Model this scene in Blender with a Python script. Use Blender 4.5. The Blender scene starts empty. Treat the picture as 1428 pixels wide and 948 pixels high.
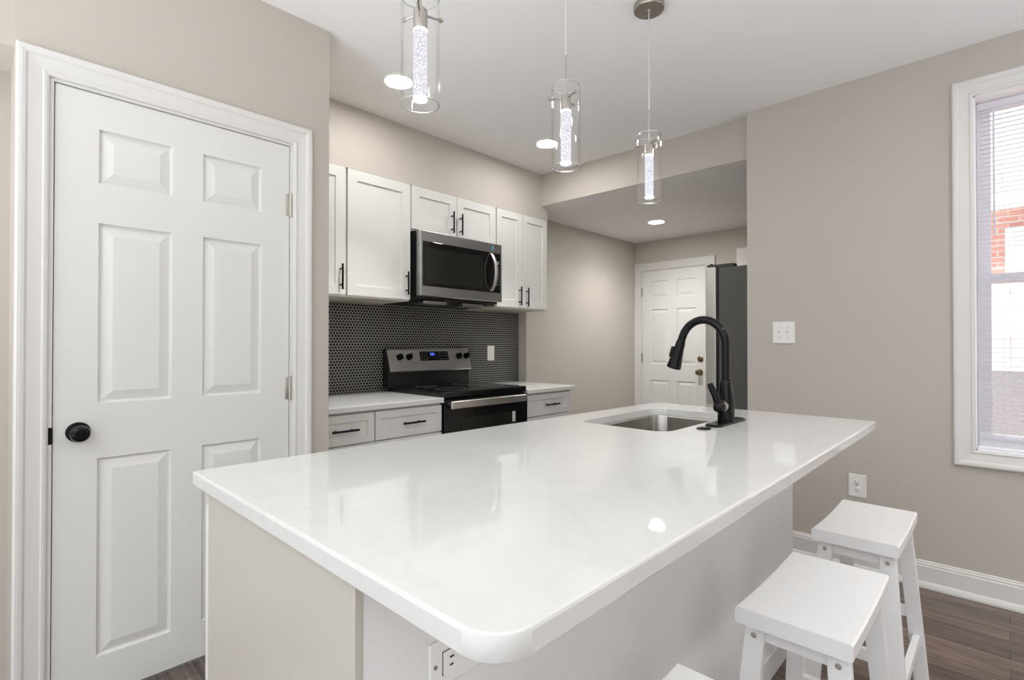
import bpy, bmesh, math, random
from mathutils import Vector, Matrix
random.seed(4)
S = bpy.context.scene
COL = S.collection
PI = math.pi

# ------------------------------------------------------------------ camera
YAW, PITCH, CAMH, FPX = math.radians(43.8), math.radians(0.47), 1.197, 721.4
cam_data = bpy.data.cameras.new('camera'); cam = bpy.data.objects.new('camera', cam_data); COL.objects.link(cam)
fw = Vector((math.cos(YAW)*math.cos(PITCH), math.sin(YAW)*math.cos(PITCH), math.sin(PITCH)))
rt = Vector((math.sin(YAW), -math.cos(YAW), 0)); up = rt.cross(fw)
m = Matrix((rt, up, -fw)).transposed().to_4x4(); m.translation = (0, 0, CAMH)
cam.matrix_world = m
cam_data.sensor_fit = 'HORIZONTAL'; cam_data.sensor_width = 36; cam_data.lens = 36*FPX/1428
cam_data.clip_start = 0.05
S.camera = cam

# ------------------------------------------------------------------ world, exposure
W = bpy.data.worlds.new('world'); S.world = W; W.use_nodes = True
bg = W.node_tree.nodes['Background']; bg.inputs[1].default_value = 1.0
wn = W.node_tree.nodes; wl = W.node_tree.links            # bright overcast: pale sky, dimmer horizon, lower half boosted as added fill for the ceiling
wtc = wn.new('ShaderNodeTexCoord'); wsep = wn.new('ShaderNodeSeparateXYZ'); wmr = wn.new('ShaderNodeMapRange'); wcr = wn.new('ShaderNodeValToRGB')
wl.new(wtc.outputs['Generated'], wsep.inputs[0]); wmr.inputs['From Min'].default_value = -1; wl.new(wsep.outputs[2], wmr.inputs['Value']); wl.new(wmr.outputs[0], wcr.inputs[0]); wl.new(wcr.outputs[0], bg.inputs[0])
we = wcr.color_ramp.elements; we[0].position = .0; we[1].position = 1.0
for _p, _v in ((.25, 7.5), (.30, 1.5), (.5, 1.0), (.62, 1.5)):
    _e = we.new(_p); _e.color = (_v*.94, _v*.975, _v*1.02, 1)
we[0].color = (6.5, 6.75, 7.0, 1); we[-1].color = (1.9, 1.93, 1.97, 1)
S.cycles.max_bounces = 14; S.cycles.diffuse_bounces = 9; S.cycles.glossy_bounces = 6; S.cycles.transparent_max_bounces = 24
S.view_settings.view_transform = 'Standard'; S.view_settings.look = 'None'
S.view_settings.exposure = 0.1; S.view_settings.gamma = 1.0; S.view_settings.use_curve_mapping = False
LAMP_W, LAMP_HALL, SPOT_W, SPOT_HALL, SPOT_FILL = 112.0, 130.0, 95.0, 76.0, 20.0          # recessed downlight emission strengths, last one for the added unseen pair
sun_d = bpy.data.lights.new('sun', 'SUN'); sun_d.energy = 9.0; sun_d.angle = 0.03
sun = bpy.data.objects.new('sun', sun_d); COL.objects.link(sun); sun.location = (5, 8, 9)
sun.rotation_euler = Vector((0.36, -0.15, -0.92)).to_track_quat('-Z', 'Y').to_euler()

# ------------------------------------------------------------------ materials
def srgb(r, g, b):
    f = lambda c: (c/255/12.92) if c/255 <= .04045 else ((c/255+.055)/1.055)**2.4
    return (f(r), f(g), f(b), 1)

def mat(name, col, rough=.5, metal=0., noise=0., nscale=8., bump=0., bscale=200., spec=.5, coat=0., aniso=None):
    m = bpy.data.materials.new(name); m.use_nodes = True
    nt = m.node_tree; b = nt.nodes['Principled BSDF']
    b.inputs['Base Color'].default_value = col; b.inputs['Roughness'].default_value = rough
    b.inputs['Metallic'].default_value = metal; b.inputs['Specular IOR Level'].default_value = spec
    b.inputs['Coat Weight'].default_value = coat
    tc = nt.nodes.new('ShaderNodeTexCoord')
    if noise:
        n = nt.nodes.new('ShaderNodeTexNoise'); n.inputs['Scale'].default_value = nscale; n.inputs['Detail'].default_value = 4
        nt.links.new(tc.outputs['Object'], n.inputs['Vector'])
        r = nt.nodes.new('ShaderNodeMapRange'); r.inputs['To Min'].default_value = 1-noise; r.inputs['To Max'].default_value = 1+noise*.4
        nt.links.new(n.outputs['Fac'], r.inputs['Value'])
        mx = nt.nodes.new('ShaderNodeVectorMath'); mx.operation = 'SCALE'
        mx.inputs[0].default_value = col[:3]; nt.links.new(r.outputs[0], mx.inputs['Scale'])
        nt.links.new(mx.outputs[0], b.inputs['Base Color'])
    if bump:
        n2 = nt.nodes.new('ShaderNodeTexNoise'); n2.inputs['Scale'].default_value = bscale
        mp = nt.nodes.new('ShaderNodeMapping')
        nt.links.new(tc.outputs['Object'], mp.inputs['Vector']); nt.links.new(mp.outputs[0], n2.inputs['Vector'])
        if aniso: mp.inputs['Scale'].default_value = aniso
        bp = nt.nodes.new('ShaderNodeBump'); bp.inputs['Strength'].default_value = bump; bp.inputs['Distance'].default_value = .002
        nt.links.new(n2.outputs['Fac'], bp.inputs['Height']); nt.links.new(bp.outputs[0], b.inputs['Normal'])
    return m

def emit(name, col, st):
    m = bpy.data.materials.new(name); m.use_nodes = True
    nt = m.node_tree; nt.nodes.clear()
    e = nt.nodes.new('ShaderNodeEmission'); e.inputs[0].default_value = col; e.inputs[1].default_value = st
    o = nt.nodes.new('ShaderNodeOutputMaterial'); nt.links.new(e.outputs[0], o.inputs[0])
    return m

def glass(name, tint=(1, 1, 1, 1), k=1.0, rough=.01):
    m = bpy.data.materials.new(name); m.use_nodes = True
    nt = m.node_tree; nt.nodes.clear()
    t = nt.nodes.new('ShaderNodeBsdfTransparent'); t.inputs[0].default_value = tint
    g = nt.nodes.new('ShaderNodeBsdfGlossy'); g.inputs['Roughness'].default_value = rough
    f = nt.nodes.new('ShaderNodeLayerWeight'); f.inputs[0].default_value = .5
    pw = nt.nodes.new('ShaderNodeMath'); pw.operation = 'POWER'; pw.inputs[1].default_value = 4.0
    mu = nt.nodes.new('ShaderNodeMath'); mu.operation = 'MULTIPLY_ADD'; mu.inputs[1].default_value = .55*k; mu.inputs[2].default_value = .025*k
    x = nt.nodes.new('ShaderNodeMixShader'); o = nt.nodes.new('ShaderNodeOutputMaterial')
    nt.links.new(f.outputs['Facing'], pw.inputs[0]); nt.links.new(pw.outputs[0], mu.inputs[0]); nt.links.new(mu.outputs[0], x.inputs[0])
    nt.links.new(t.outputs[0], x.inputs[1]); nt.links.new(g.outputs[0], x.inputs[2]); nt.links.new(x.outputs[0], o.inputs[0])
    return m

M = {}
M['wall'] = mat('taupe wall paint', srgb(195, 188, 179), .55, noise=.03, nscale=3, bump=.05, bscale=350)
M['ceil'] = mat('ceiling paint', srgb(240, 240, 239), .8, noise=.02, nscale=2, bump=.05, bscale=300)
M['trim'] = mat('white trim paint', srgb(222, 221, 218), .35, noise=.015, nscale=4)
M['door'] = mat('white door paint', srgb(224, 224, 221), .32, noise=.015, nscale=4, bump=.04, bscale=60, aniso=(6, 6, .4))
M['cab'] = mat('white cabinet lacquer', srgb(222, 222, 218), .35, noise=.01, nscale=5)
M['cabin'] = mat('cabinet underside maple', srgb(214, 206, 186), .5, noise=.05, nscale=10)
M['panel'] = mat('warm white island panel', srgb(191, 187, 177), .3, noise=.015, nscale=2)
M['stool'] = mat('white stool paint', srgb(234, 234, 234), .4, noise=.03, nscale=20)
M['black'] = mat('matte black metal', (.0028, .0028, .003, 1), .17, spec=.28, noise=.1, nscale=30)
M['blackgloss'] = mat('black glass', (.006, .006, .007, 1), .06, noise=.05, nscale=5, spec=.5)
M['blackcase'] = mat('black enamel', (.012, .012, .013, 1), .25, noise=.05, nscale=5)
M['ovenwin'] = mat('oven window', (.014, .015, .013, 1), .1, noise=.1, nscale=8)
M['steel'] = mat('brushed stainless', (.50, .505, .50, 1), .28, metal=1, noise=.04, nscale=4, bump=.12, bscale=90, aniso=(.5, .5, 14))
M['steellt'] = mat('bright stainless', (.72, .71, .69, 1), .3, metal=1, noise=.03, nscale=6)
M['sinksteel'] = mat('sink stainless', (.60, .58, .54, 1), .24, metal=1, noise=.03, nscale=6, bump=.08, bscale=90, aniso=(12, 12, .5))
M['nickel'] = mat('brushed nickel', (.42, .39, .35, 1), .32, metal=1, noise=.06, nscale=12, bump=.08, bscale=120, aniso=(.4, .4, 8))
M['hinge'] = mat('satin nickel hinge', (.55, .52, .47, 1), .4, metal=1, noise=.05, nscale=30)
M['brass'] = mat('antique brass', (.26, .20, .11, 1), .3, metal=1, noise=.1, nscale=30)
M['fridge'] = mat('grey fridge side', srgb(96, 95, 92), .45, noise=.04, nscale=6, bump=.1, bscale=400)
M['fridgecap'] = mat('dark grey plastic', srgb(70, 70, 68), .5, noise=.05, nscale=20)
M['plastic'] = mat('white plastic', srgb(240, 239, 235), .3, noise=.01, nscale=20)
M['slot'] = mat('dark slot', (.03, .03, .03, 1), .5, noise=.1, nscale=40)
M['blind'] = mat('white blind vinyl', srgb(238, 237, 242), .45, noise=.02, nscale=10)
_n = M['blind'].node_tree; _t = _n.nodes.new('ShaderNodeBsdfTranslucent'); _t.inputs[0].default_value = srgb(238, 237, 244)
_x = _n.nodes.new('ShaderNodeMixShader'); _x.inputs[0].default_value = .45; _o = [q for q in _n.nodes if q.type == 'OUTPUT_MATERIAL'][0]
_n.links.new(_n.nodes['Principled BSDF'].outputs[0], _x.inputs[1]); _n.links.new(_t.outputs[0], _x.inputs[2]); _n.links.new(_x.outputs[0], _o.inputs[0])
M['vinyl'] = mat('white window vinyl', srgb(243, 242, 245), .35, noise=.01, nscale=6)
M['cord'] = mat('clear silver cord', (.75, .74, .72, 1), .35, metal=.5, noise=.05, nscale=40)
M['glass'] = glass('clear shade glass', k=1.15)
M['rim'] = glass('polished glass rim', k=1.0, rough=.3)
_m = [q for q in M['rim'].node_tree.nodes if q.type == 'MATH' and q.operation == 'MULTIPLY_ADD'][0]; _m.inputs[2].default_value = .38
M['pane'] = glass('window pane glass', k=.6)
M['lamp'] = emit('recessed lamp lens', (1, .985, .955, 1), LAMP_W)
M['lamphall'] = emit('hall lamp lens', (1, .985, .955, 1), LAMP_HALL)
M['display'] = emit('blue digits', (.10, .16, 1, 1), 1.2)
M['lcd'] = mat('grey display', (.16, .2, .19, 1), .3, noise=.05, nscale=40)
M['bluefilm'] = mat('blue film sticker', (.12, .3, .5, 1), .3, noise=.2, nscale=200)
M['mark'] = mat('grey printed mark', (.30, .30, .29, 1), .4, metal=.6, noise=.05, nscale=40)
M['whitemark'] = mat('white printed mark', (.6, .6, .6, 1), .5, noise=.05, nscale=40)
M['sticker'] = mat('pale sticker', srgb(190, 190, 186), .6, noise=.05, nscale=90)
M['offwhite'] = mat('white exterior paint', srgb(225, 225, 228), .7, noise=.06, nscale=3)
M['greyconc'] = mat('grey exterior wall', srgb(135, 135, 140), .8, noise=.12, nscale=5)
M['tan'] = mat('tan deck boards', srgb(196, 170, 140), .8, noise=.2, nscale=6)

def quartz():
    m = mat('white quartz', srgb(236, 236, 233), .02, spec=.35)
    nt = m.node_tree; b = nt.nodes['Principled BSDF']; tc = nt.nodes['Texture Coordinate']
    n = nt.nodes.new('ShaderNodeTexNoise'); n.inputs['Scale'].default_value = 2.2; n.inputs['Detail'].default_value = 7; n.inputs['Distortion'].default_value = 1.6
    r = nt.nodes.new('ShaderNodeValToRGB'); e = r.color_ramp.elements
    e[0].position = .47; e[0].color = srgb(212, 212, 210); e[1].position = .53; e[1].color = srgb(212, 212, 210)
    k = e.new(.5); k.color = srgb(209, 209, 207)
    nt.links.new(tc.outputs['Object'], n.inputs['Vector']); nt.links.new(n.outputs['Fac'], r.inputs[0])
    nt.links.new(r.outputs[0], b.inputs['Base Color'])
    return m
M['quartz'] = quartz()

def crystal():
    m = emit('bubble crystal glow', (1, 1, 1, 1), 1.0)
    nt = m.node_tree; e = [n for n in nt.nodes if n.type == 'EMISSION'][0]
    tc = nt.nodes.new('ShaderNodeTexCoord')
    v = nt.nodes.new('ShaderNodeTexVoronoi'); v.inputs['Scale'].default_value = 260
    n = nt.nodes.new('ShaderNodeTexNoise'); n.inputs['Scale'].default_value = 150
    a = nt.nodes.new('ShaderNodeVectorMath'); a.operation = 'MULTIPLY_ADD'; a.inputs[1].default_value = (.006, .006, .006)
    nt.links.new(tc.outputs['Object'], n.inputs['Vector']); nt.links.new(n.outputs['Color'], a.inputs[0]); nt.links.new(tc.outputs['Object'], a.inputs[2])
    nt.links.new(a.outputs[0], v.inputs['Vector'])
    r = nt.nodes.new('ShaderNodeValToRGB'); c = r.color_ramp.elements
    c[0].position = .1; c[0].color = (.40, .39, .46, 1); c[1].position = .75; c[1].color = (1.0, .98, 1.06, 1)
    nt.links.new(v.outputs['Distance'], r.inputs[0]); nt.links.new(r.outputs[0], e.inputs[0])
    return m
M['crystal'] = crystal()
M['crystalend'] = emit('lit crystal end', (1, .98, 1, 1), 6.0)

def hex_tile():
    m = mat('black hexagon mosaic', (.01, .01, .01, 1), .12, spec=.3)
    nt = m.node_tree; N = nt.nodes; L = nt.links; b = N['Principled BSDF']; tc = N['Texture Coordinate']
    P = .0219; RZ = P*math.sqrt(3)
    sep = N.new('ShaderNodeSeparateXYZ'); L.new(tc.outputs['Object'], sep.inputs[0])
    def math_(op, a, b_=None):
        n = N.new('ShaderNodeMath'); n.operation = op
        for i, v in enumerate((a, b_)):
            if v is None: continue
            if isinstance(v, (int, float)): n.inputs[i].default_value = v
            else: L.new(v, n.inputs[i])
        return n.outputs[0]
    def latt(off):
        u = math_('ADD', math_('DIVIDE', sep.outputs[0], P), 500+off); w = math_('ADD', math_('DIVIDE', sep.outputs[2], RZ), 500+off)
        du = math_('MULTIPLY', math_('ABSOLUTE', math_('SUBTRACT', math_('FRACT', u), .5)), P)
        dw = math_('MULTIPLY', math_('ABSOLUTE', math_('SUBTRACT', math_('FRACT', w), .5)), RZ)
        hexd = math_('MAXIMUM', du, math_('ADD', math_('MULTIPLY', du, .5), math_('MULTIPLY', dw, .8660254)))
        rnd = math_('SQRT', math_('ADD', math_('MULTIPLY', du, du), math_('MULTIPLY', dw, dw)))
        return math_('ADD', math_('MULTIPLY', hexd, .55), math_('MULTIPLY', rnd, .45))
    d = math_('MINIMUM', latt(0), latt(.5))
    r = N.new('ShaderNodeMapRange'); r.inputs['From Min'].default_value = P*.442; r.inputs['From Max'].default_value = P*.468
    L.new(d, r.inputs['Value'])
    mx = N.new('ShaderNodeMix'); mx.data_type = 'RGBA'
    L.new(r.outputs[0], mx.inputs[0]); mx.inputs[6].default_value = (.006, .006, .007, 1); mx.inputs[7].default_value = srgb(205, 203, 198)
    L.new(mx.outputs[2], b.inputs['Base Color'])
    ro = N.new('ShaderNodeMapRange'); ro.inputs['To Min'].default_value = .3; ro.inputs['To Max'].default_value = .8
    L.new(r.outputs[0], ro.inputs['Value']); L.new(ro.outputs[0], b.inputs['Roughness'])
    inv = math_('SUBTRACT', 1.0, r.outputs[0])
    bp = N.new('ShaderNodeBump'); bp.inputs['Strength'].default_value = .4; bp.inputs['Distance'].default_value = .001
    L.new(inv, bp.inputs['Height']); L.new(bp.outputs[0], b.inputs['Normal'])
    return m
M['tile'] = hex_tile()

def wood_floor():
    m = mat('dark stained oak strips', (.05, .035, .03, 1), .38)
    nt = m.node_tree; N = nt.nodes; L = nt.links; b = N['Principled BSDF']; tc = N['Texture Coordinate']
    mp = N.new('ShaderNodeMapping'); mp.inputs['Rotation'].default_value = (0, 0, PI/2); L.new(tc.outputs['Object'], mp.inputs[0])
    br = N.new('ShaderNodeTexBrick'); br.offset = .37; br.inputs['Scale'].default_value = 1.0
    br.inputs['Brick Width'].default_value = .9; br.inputs['Row Height'].default_value = .083; br.inputs['Mortar Size'].default_value = .0012
    br.inputs['Color1'].default_value = srgb(112, 97, 89); br.inputs['Color2'].default_value = srgb(80, 68, 62); br.inputs['Mortar'].default_value = srgb(34, 27, 24)
    L.new(mp.outputs[0], br.inputs['Vector'])
    mp2 = N.new('ShaderNodeMapping'); mp2.inputs['Scale'].default_value = (60, 3.5, 1); L.new(tc.outputs['Object'], mp2.inputs[0])
    n = N.new('ShaderNodeTexNoise'); n.inputs['Scale'].default_value = 1; n.inputs['Detail'].default_value = 6; n.inputs['Distortion'].default_value = .8; L.new(mp2.outputs[0], n.inputs['Vector'])
    r = N.new('ShaderNodeMapRange'); r.inputs['From Min'].default_value = .3; r.inputs['From Max'].default_value = .7; r.inputs['To Min'].default_value = .65; r.inputs['To Max'].default_value = 2.1
    L.new(n.outputs['Fac'], r.inputs['Value'])
    s = N.new('ShaderNodeVectorMath'); s.operation = 'SCALE'; L.new(br.outputs['Color'], s.inputs[0]); L.new(r.outputs[0], s.inputs['Scale'])
    L.new(s.outputs[0], b.inputs['Base Color'])
    bp = N.new('ShaderNodeBump'); bp.inputs['Strength'].default_value = .15; bp.inputs['Distance'].default_value = .002
    L.new(n.outputs['Fac'], bp.inputs['Height']); L.new(bp.outputs[0], b.inputs['Normal'])
    return m
M['floor'] = wood_floor()

def brick():
    m = mat('red brick', (.3, .1, .07, 1), .85)
    nt = m.node_tree; N = nt.nodes; L = nt.links; b = N['Principled BSDF']; tc = N['Texture Coordinate']
    sep = N.new('ShaderNodeSeparateXYZ'); cb = N.new('ShaderNodeCombineXYZ')
    L.new(tc.outputs['Object'], sep.inputs[0]); L.new(sep.outputs[1], cb.inputs[0]); L.new(sep.outputs[2], cb.inputs[1])
    br = N.new('ShaderNodeTexBrick'); br.inputs['Scale'].default_value = 1; br.inputs['Brick Width'].default_value = .21; br.inputs['Row Height'].default_value = .075; br.inputs['Mortar Size'].default_value = .01
    br.inputs['Color1'].default_value = srgb(200, 142, 128); br.inputs['Color2'].default_value = srgb(186, 124, 110); br.inputs['Mortar'].default_value = srgb(190, 175, 165)
    L.new(cb.outputs[0], br.inputs['Vector']); L.new(br.outputs['Color'], b.inputs['Base Color'])
    return m
M['brick'] = brick()

# ------------------------------------------------------------------ mesh helpers
class MB:
    def __init__(s): s.bm = bmesh.new()
    def face(s, vs):
        try: return s.bm.faces.new(vs)
        except ValueError: return None
    def box(s, x0, x1, y0, y1, z0, z1, bev=0., seg=2):
        x0, x1 = min(x0, x1), max(x0, x1); y0, y1 = min(y0, y1), max(y0, y1); z0, z1 = min(z0, z1), max(z0, z1)
        t = bmesh.new(); bmesh.ops.create_cube(t, size=1)
        for v in t.verts: v.co = Vector(((x0+x1)/2+v.co.x*(x1-x0), (y0+y1)/2+v.co.y*(y1-y0), (z0+z1)/2+v.co.z*(z1-z0)))
        if bev: bmesh.ops.bevel(t, geom=t.edges[:], offset=min(bev, .45*min(x1-x0, y1-y0, z1-z0)), segments=seg, profile=.5, affect='EDGES')
        s.merge(t); return s
    def merge(s, t, mw=None):
        if mw is not None: t.transform(mw)
        me = bpy.data.meshes.new('tmp'); t.to_mesh(me); t.free(); s.bm.from_mesh(me); bpy.data.meshes.remove(me)
    def hexa(s, b, t):      # bottom 4 points, top 4 points (same winding)
        vb = [s.bm.verts.new(p) for p in b]; vt = [s.bm.verts.new(p) for p in t]; n = len(b)
        s.face(vb[::-1]); s.face(vt)
        for i in range(n): s.face([vb[i], vb[(i+1) % n], vt[(i+1) % n], vt[i]])
        return s
    def loft(s, rings, cap0=True, cap1=True, closed=True):
        R = [[s.bm.verts.new(p) for p in r] for r in rings]
        for a, b in zip(R, R[1:]):
            n = len(a)
            for i in range(n if closed else n-1): s.face([a[i], a[(i+1) % n], b[(i+1) % n], b[i]])
        if cap0: s.face(R[0][::-1])
        if cap1: s.face(R[-1])
        return R
    def lathe(s, prof, c=(0, 0, 0), axis=(0, 0, 1), n=28, cap0=True, cap1=True):   # prof: (r, h)
        q = Vector((0, 0, 1)).rotation_difference(Vector(axis).normalized()); c = Vector(c)
        rings = [[c+q@Vector((r*math.cos(2*PI*i/n), r*math.sin(2*PI*i/n), h)) for i in range(n)] for r, h in prof]
        s.loft(rings, cap0, cap1); return s
    def cyl(s, p0, p1, r0, r1=None, n=16):
        p0, p1 = Vector(p0), Vector(p1); r1 = r0 if r1 is None else r1
        return s.lathe([(r0, 0), (r1, (p1-p0).length)], p0, p1-p0, n)
    def tube(s, pts, r, n=14, flat=None):
        pts = [Vector(p) for p in pts]; rad = r if isinstance(r, (list, tuple)) else [r]*len(pts)
        rings = []; ref = None
        for i, p in enumerate(pts):
            d = (pts[min(i+1, len(pts)-1)]-pts[max(i-1, 0)]).normalized()
            if ref is None:
                ref = d.orthogonal().normalized()
            ref = (ref-d*ref.dot(d)).normalized(); bi = d.cross(ref)
            rings.append([p+rad[i]*(math.cos(2*PI*k/n)*ref+math.sin(2*PI*k/n)*bi) for k in range(n)])
        s.loft(rings); return s
    def build(s, name, m, parent=None, smooth=False, loc=None):
        bmesh.ops.recalc_face_normals(s.bm, faces=s.bm.faces[:])
        off = Vector((0, 0, 0)); p = parent
        while p is not None: off += Vector(p.location); p = p.parent
        if loc is not None: off += Vector(loc)
        for v in s.bm.verts: v.co -= off
        me = bpy.data.meshes.new(name); s.bm.to_mesh(me); s.bm.free()
        if smooth:
            me.polygons.foreach_set('use_smooth', [True]*len(me.polygons))
            me.set_sharp_from_angle(angle=math.radians(38))
            for p_ in me.polygons:
                if p_.area > .002 or abs(p_.normal.z) > .9995: p_.use_smooth = False
        me.materials.append(m)
        o = bpy.data.objects.new(name, me); COL.objects.link(o)
        if parent is not None: o.parent = parent
        if loc is not None: o.location = loc
        return o

def thing(name, loc, label, cat, group=None):
    o = bpy.data.objects.new(name, None); COL.objects.link(o); o.location = loc; o.empty_display_size = .05
    return tag(o, label, cat, group)
def tag(o, label, cat, group=None):
    o['label'] = label; o['category'] = cat
    if group: o['group'] = group
    return o
def struct(o, label=None):
    o['kind'] = 'structure'
    if label: o['label'] = label
    return o
def copy_tree(o, parent=None):
    c = o.copy(); COL.objects.link(c)
    if parent is not None: c.parent = parent
    for ch in list(o.children): copy_tree(ch, c)
    return c

def rounded(corners, radii, inset, z, seg=6):
    n = len(corners); pts = []
    C = [Vector(c) for c in corners]
    off = []
    for i in range(n):
        a, b, c = C[i-1], C[i], C[(i+1) % n]
        d1 = (b-a).normalized(); d2 = (c-b).normalized()
        n1 = Vector((-d1.y, d1.x)); n2 = Vector((-d2.y, d2.x))       # left normals: inside for CCW
        k = (n1+n2)/(1+n1.dot(n2)); off.append(b+k*inset)
    for i in range(n):
        a, b, c = off[i-1], off[i], off[(i+1) % n]; r = max(radii[i]-inset, .001)
        d1 = (a-b).normalized(); d2 = (c-b).normalized(); ang = d1.angle(d2); t = r/math.tan(ang/2)
        cen = b+(d1+d2).normalized()*(r/math.sin(ang/2))
        p, q = b+d1*t-cen, b+d2*t-cen
        a0 = math.atan2(p.y, p.x); a1 = math.atan2(q.y, q.x)
        da = (a1-a0+PI) % (2*PI)-PI
        for k in range(seg+1):
            w = a0+da*k/seg; pts.append((cen.x+r*math.cos(w), cen.y+r*math.sin(w), z))
    return pts

def sweep_frame(mb, x0, x1, z0, z1, prof, fn, closed=False):
    """moulded casing: prof = (outward offset, projection) points; fn(a, z, d) -> 3-D"""
    def ring(sx, sz):
        return [fn((x1+u) if sx > 0 else (x0-u), (z1+u) if sz > 0 else ((z0-u) if closed else z0), d) for u, d in prof]
    seq = [ring(-1, -1), ring(-1, 1), ring(1, 1), ring(1, -1)]
    if closed: seq.append(seq[0])
    R = [[mb.bm.verts.new(p) for p in r] for r in seq]
    n = len(prof)
    for a, b in zip(R, R[1:]):
        for i in range(n): mb.face([a[i], a[(i+1) % n], b[(i+1) % n], b[i]])
    if not closed: mb.face(R[0]); mb.face(R[-1][::-1])
    bmesh.ops.remove_doubles(mb.bm, verts=mb.bm.verts[:], dist=1e-6)
    return mb

def panelled(mb, w, h, t, rects, steps, fn):
    """slab 0..w x 0..h, front at d=0, back at d=t; each rect gets nested rings (inset, depth)"""
    xs = sorted({0, w} | {r[0] for r in rects} | {r[1] for r in rects}); zs = sorted({0, h} | {r[2] for r in rects} | {r[3] for r in rects})
    V = {}
    def v(x, z, d):
        k = (round(x, 5), round(z, 5), round(d, 5))
        if k not in V: V[k] = mb.bm.verts.new(fn(x, z, d))
        return V[k]
    for i in range(len(xs)-1):
        for j in range(len(zs)-1):
            cx, cz = (xs[i]+xs[i+1])/2, (zs[j]+zs[j+1])/2
            if any(r[0] < cx < r[1] and r[2] < cz < r[3] for r in rects): continue
            mb.face([v(xs[i], zs[j], 0), v(xs[i+1], zs[j], 0), v(xs[i+1], zs[j+1], 0), v(xs[i], zs[j+1], 0)])
    for (a, b, c, d) in rects:
        pr = [(a, c), (b, c), (b, d), (a, d)]
        # outer ring uses grid vertices on its border (T-joints are fine: coplanar)
        prev = [v(x, z, 0) for x, z in pr]
        for ins, dep in steps:
            cur = [mb.bm.verts.new(fn(x, z, dep)) for x, z in ((a+ins, c+ins), (b-ins, c+ins), (b-ins, d-ins), (a+ins, d-ins))]
            for i in range(4): mb.face([prev[i], prev[(i+1) % 4], cur[(i+1) % 4], cur[i]])
            prev = cur
        mb.face(prev)
    bk = [mb.bm.verts.new(fn(x, z, t)) for x, z in ((0, 0), (w, 0), (w, h), (0, h))]
    fr = [v(0, 0, 0), v(w, 0, 0), v(w, h, 0), v(0, h, 0)]
    mb.face(bk[::-1])
    for i in range(4):
        e = [mb.bm.verts.new(x.co) for x in (fr[i], fr[(i+1) % 4])]
        mb.face([e[0], bk[i], bk[(i+1) % 4], e[1]])
    return mb

def shaker(name, x0, x1, z0, z1, yf, parent, stile=.058, t=.019, m='cab'):
    mb = MB()
    panelled(mb, x1-x0, z1-z0, t, [(stile, x1-x0-stile, stile, z1-z0-stile)], [(.0012, .009), (.003, .0095)], lambda x, z, d: (x0+x, yf+d, z0+z))
    return mb.build(name, M[m], parent)

def pull(x, z, yf, L, parent, vertical=True, r=.006, so=.03):
    mb = MB()
    a = (0, 0, L/2) if vertical else (L/2, 0, 0)
    c = Vector((x, yf-so, z)); a = Vector(a)
    mb.cyl(c-a, c+a, r, n=12)
    for k in (-.62, .62): mb.cyl(c+a*k, c+a*k+Vector((0, so+.002, 0)), r*.85, n=10)
    return mb.build('bar_handle', M['black'], parent, smooth=True)

# ------------------------------------------------------------------ room shell
ZC, ZH, XW, YD, XF, YH, YT = 2.614, 2.352, 3.264, 2.213, 5.257, 3.08, 3.18
XR = 3.395          # where the hall wall steps forward of the tiled wall
struct(MB().box(-1.45, 5.6, -2.45, 4.0, -.12, 0).build('floor', M['floor']))
mb = MB()
mb.hexa([(-1.95, -3.4, ZC), (3.42, -3.4, ZC), (3.42, 1.14, ZC), (3.285, 2.82, ZC), (3.285, 3.4, ZC), (-1.95, 3.4, ZC)][::-1],
        [(-1.95, -3.4, ZC+.12), (3.42, -3.4, ZC+.12), (3.42, 1.14, ZC+.12), (3.285, 2.82, ZC+.12), (3.285, 3.4, ZC+.12), (-1.95, 3.4, ZC+.12)][::-1])
struct(mb.build('ceiling', M['ceil']))
# beam face above the hall opening
mb = MB(); mb.hexa([(3.342, 1.10, ZH), (3.352, 1.10, ZH), (3.285, 3.3, ZH), (3.275, 3.3, ZH)], [(3.342, 1.10, ZC+.1), (3.352, 1.10, ZC+.1), (3.285, 3.3, ZC+.1), (3.275, 3.3, ZC+.1)])
struct(mb.build('trim_1', M['wall']))
mb = MB(); mb.hexa([(3.343, .7, ZH), (5.5, .7, ZH), (5.5, 3.3, ZH), (3.286, 3.3, ZH), (3.353, 1.10, ZH)], [(3.343, .7, ZH+.1), (5.5, .7, ZH+.1), (5.5, 3.3, ZH+.1), (3.286, 3.3, ZH+.1), (3.353, 1.10, ZH+.1)])
struct(mb.build('ceiling_hall', M['ceil']))
# door wall with its opening, and the return into the kitchen
DX0, DX1, DZ = .180, .935, 2.042
OX0, OX1, OZ = DX0-.014, DX1+.014, DZ+.014
mb = MB()
mb.box(.085, OX0, YD, YD+.12, 0, ZC); mb.box(OX1, 1.112, YD, YD+.12, 0, ZC); mb.box(OX0, OX1, YD, YD+.12, OZ, ZC)
mb.box(1.0, 1.112, YD+.12, YT+.1, 0, ZC)
struct(mb.build('wall_left', M['wall']))
mb = MB(); mb.box(-1.4, .0849, YD+.010, 2.451, 2.122, ZC); mb.box(-1.4, .20, 2.45, 2.6, 0, ZC); mb.box(.0851, .20, YD+.121, 2.45, 0, 2.2)
struct(mb.build('wall_alcove', M['wall']))
# kitchen back wall, soffit, hall walls
struct(MB().box(1.112, XR+.02, YT, YT+.15, 0, ZC).build('wall_back', M['wall']))
struct(MB().box(1.112, 3.367, 2.811, YT, 2.241, ZC).build('wall_soffit', M['wall']))
struct(MB().box(XR, XF+.12, YH, YH+.25, 0, ZH+.02).build('wall_hall', M['wall']))
struct(MB().box(XF, XF+.12, .7, YH+.02, 0, ZH+.02).build('wall_far', M['wall']))
struct(MB().box(XW+.15, XF+.02, .70, .82, 0, ZH+.02).build('wall_side', M['wall']))
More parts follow.
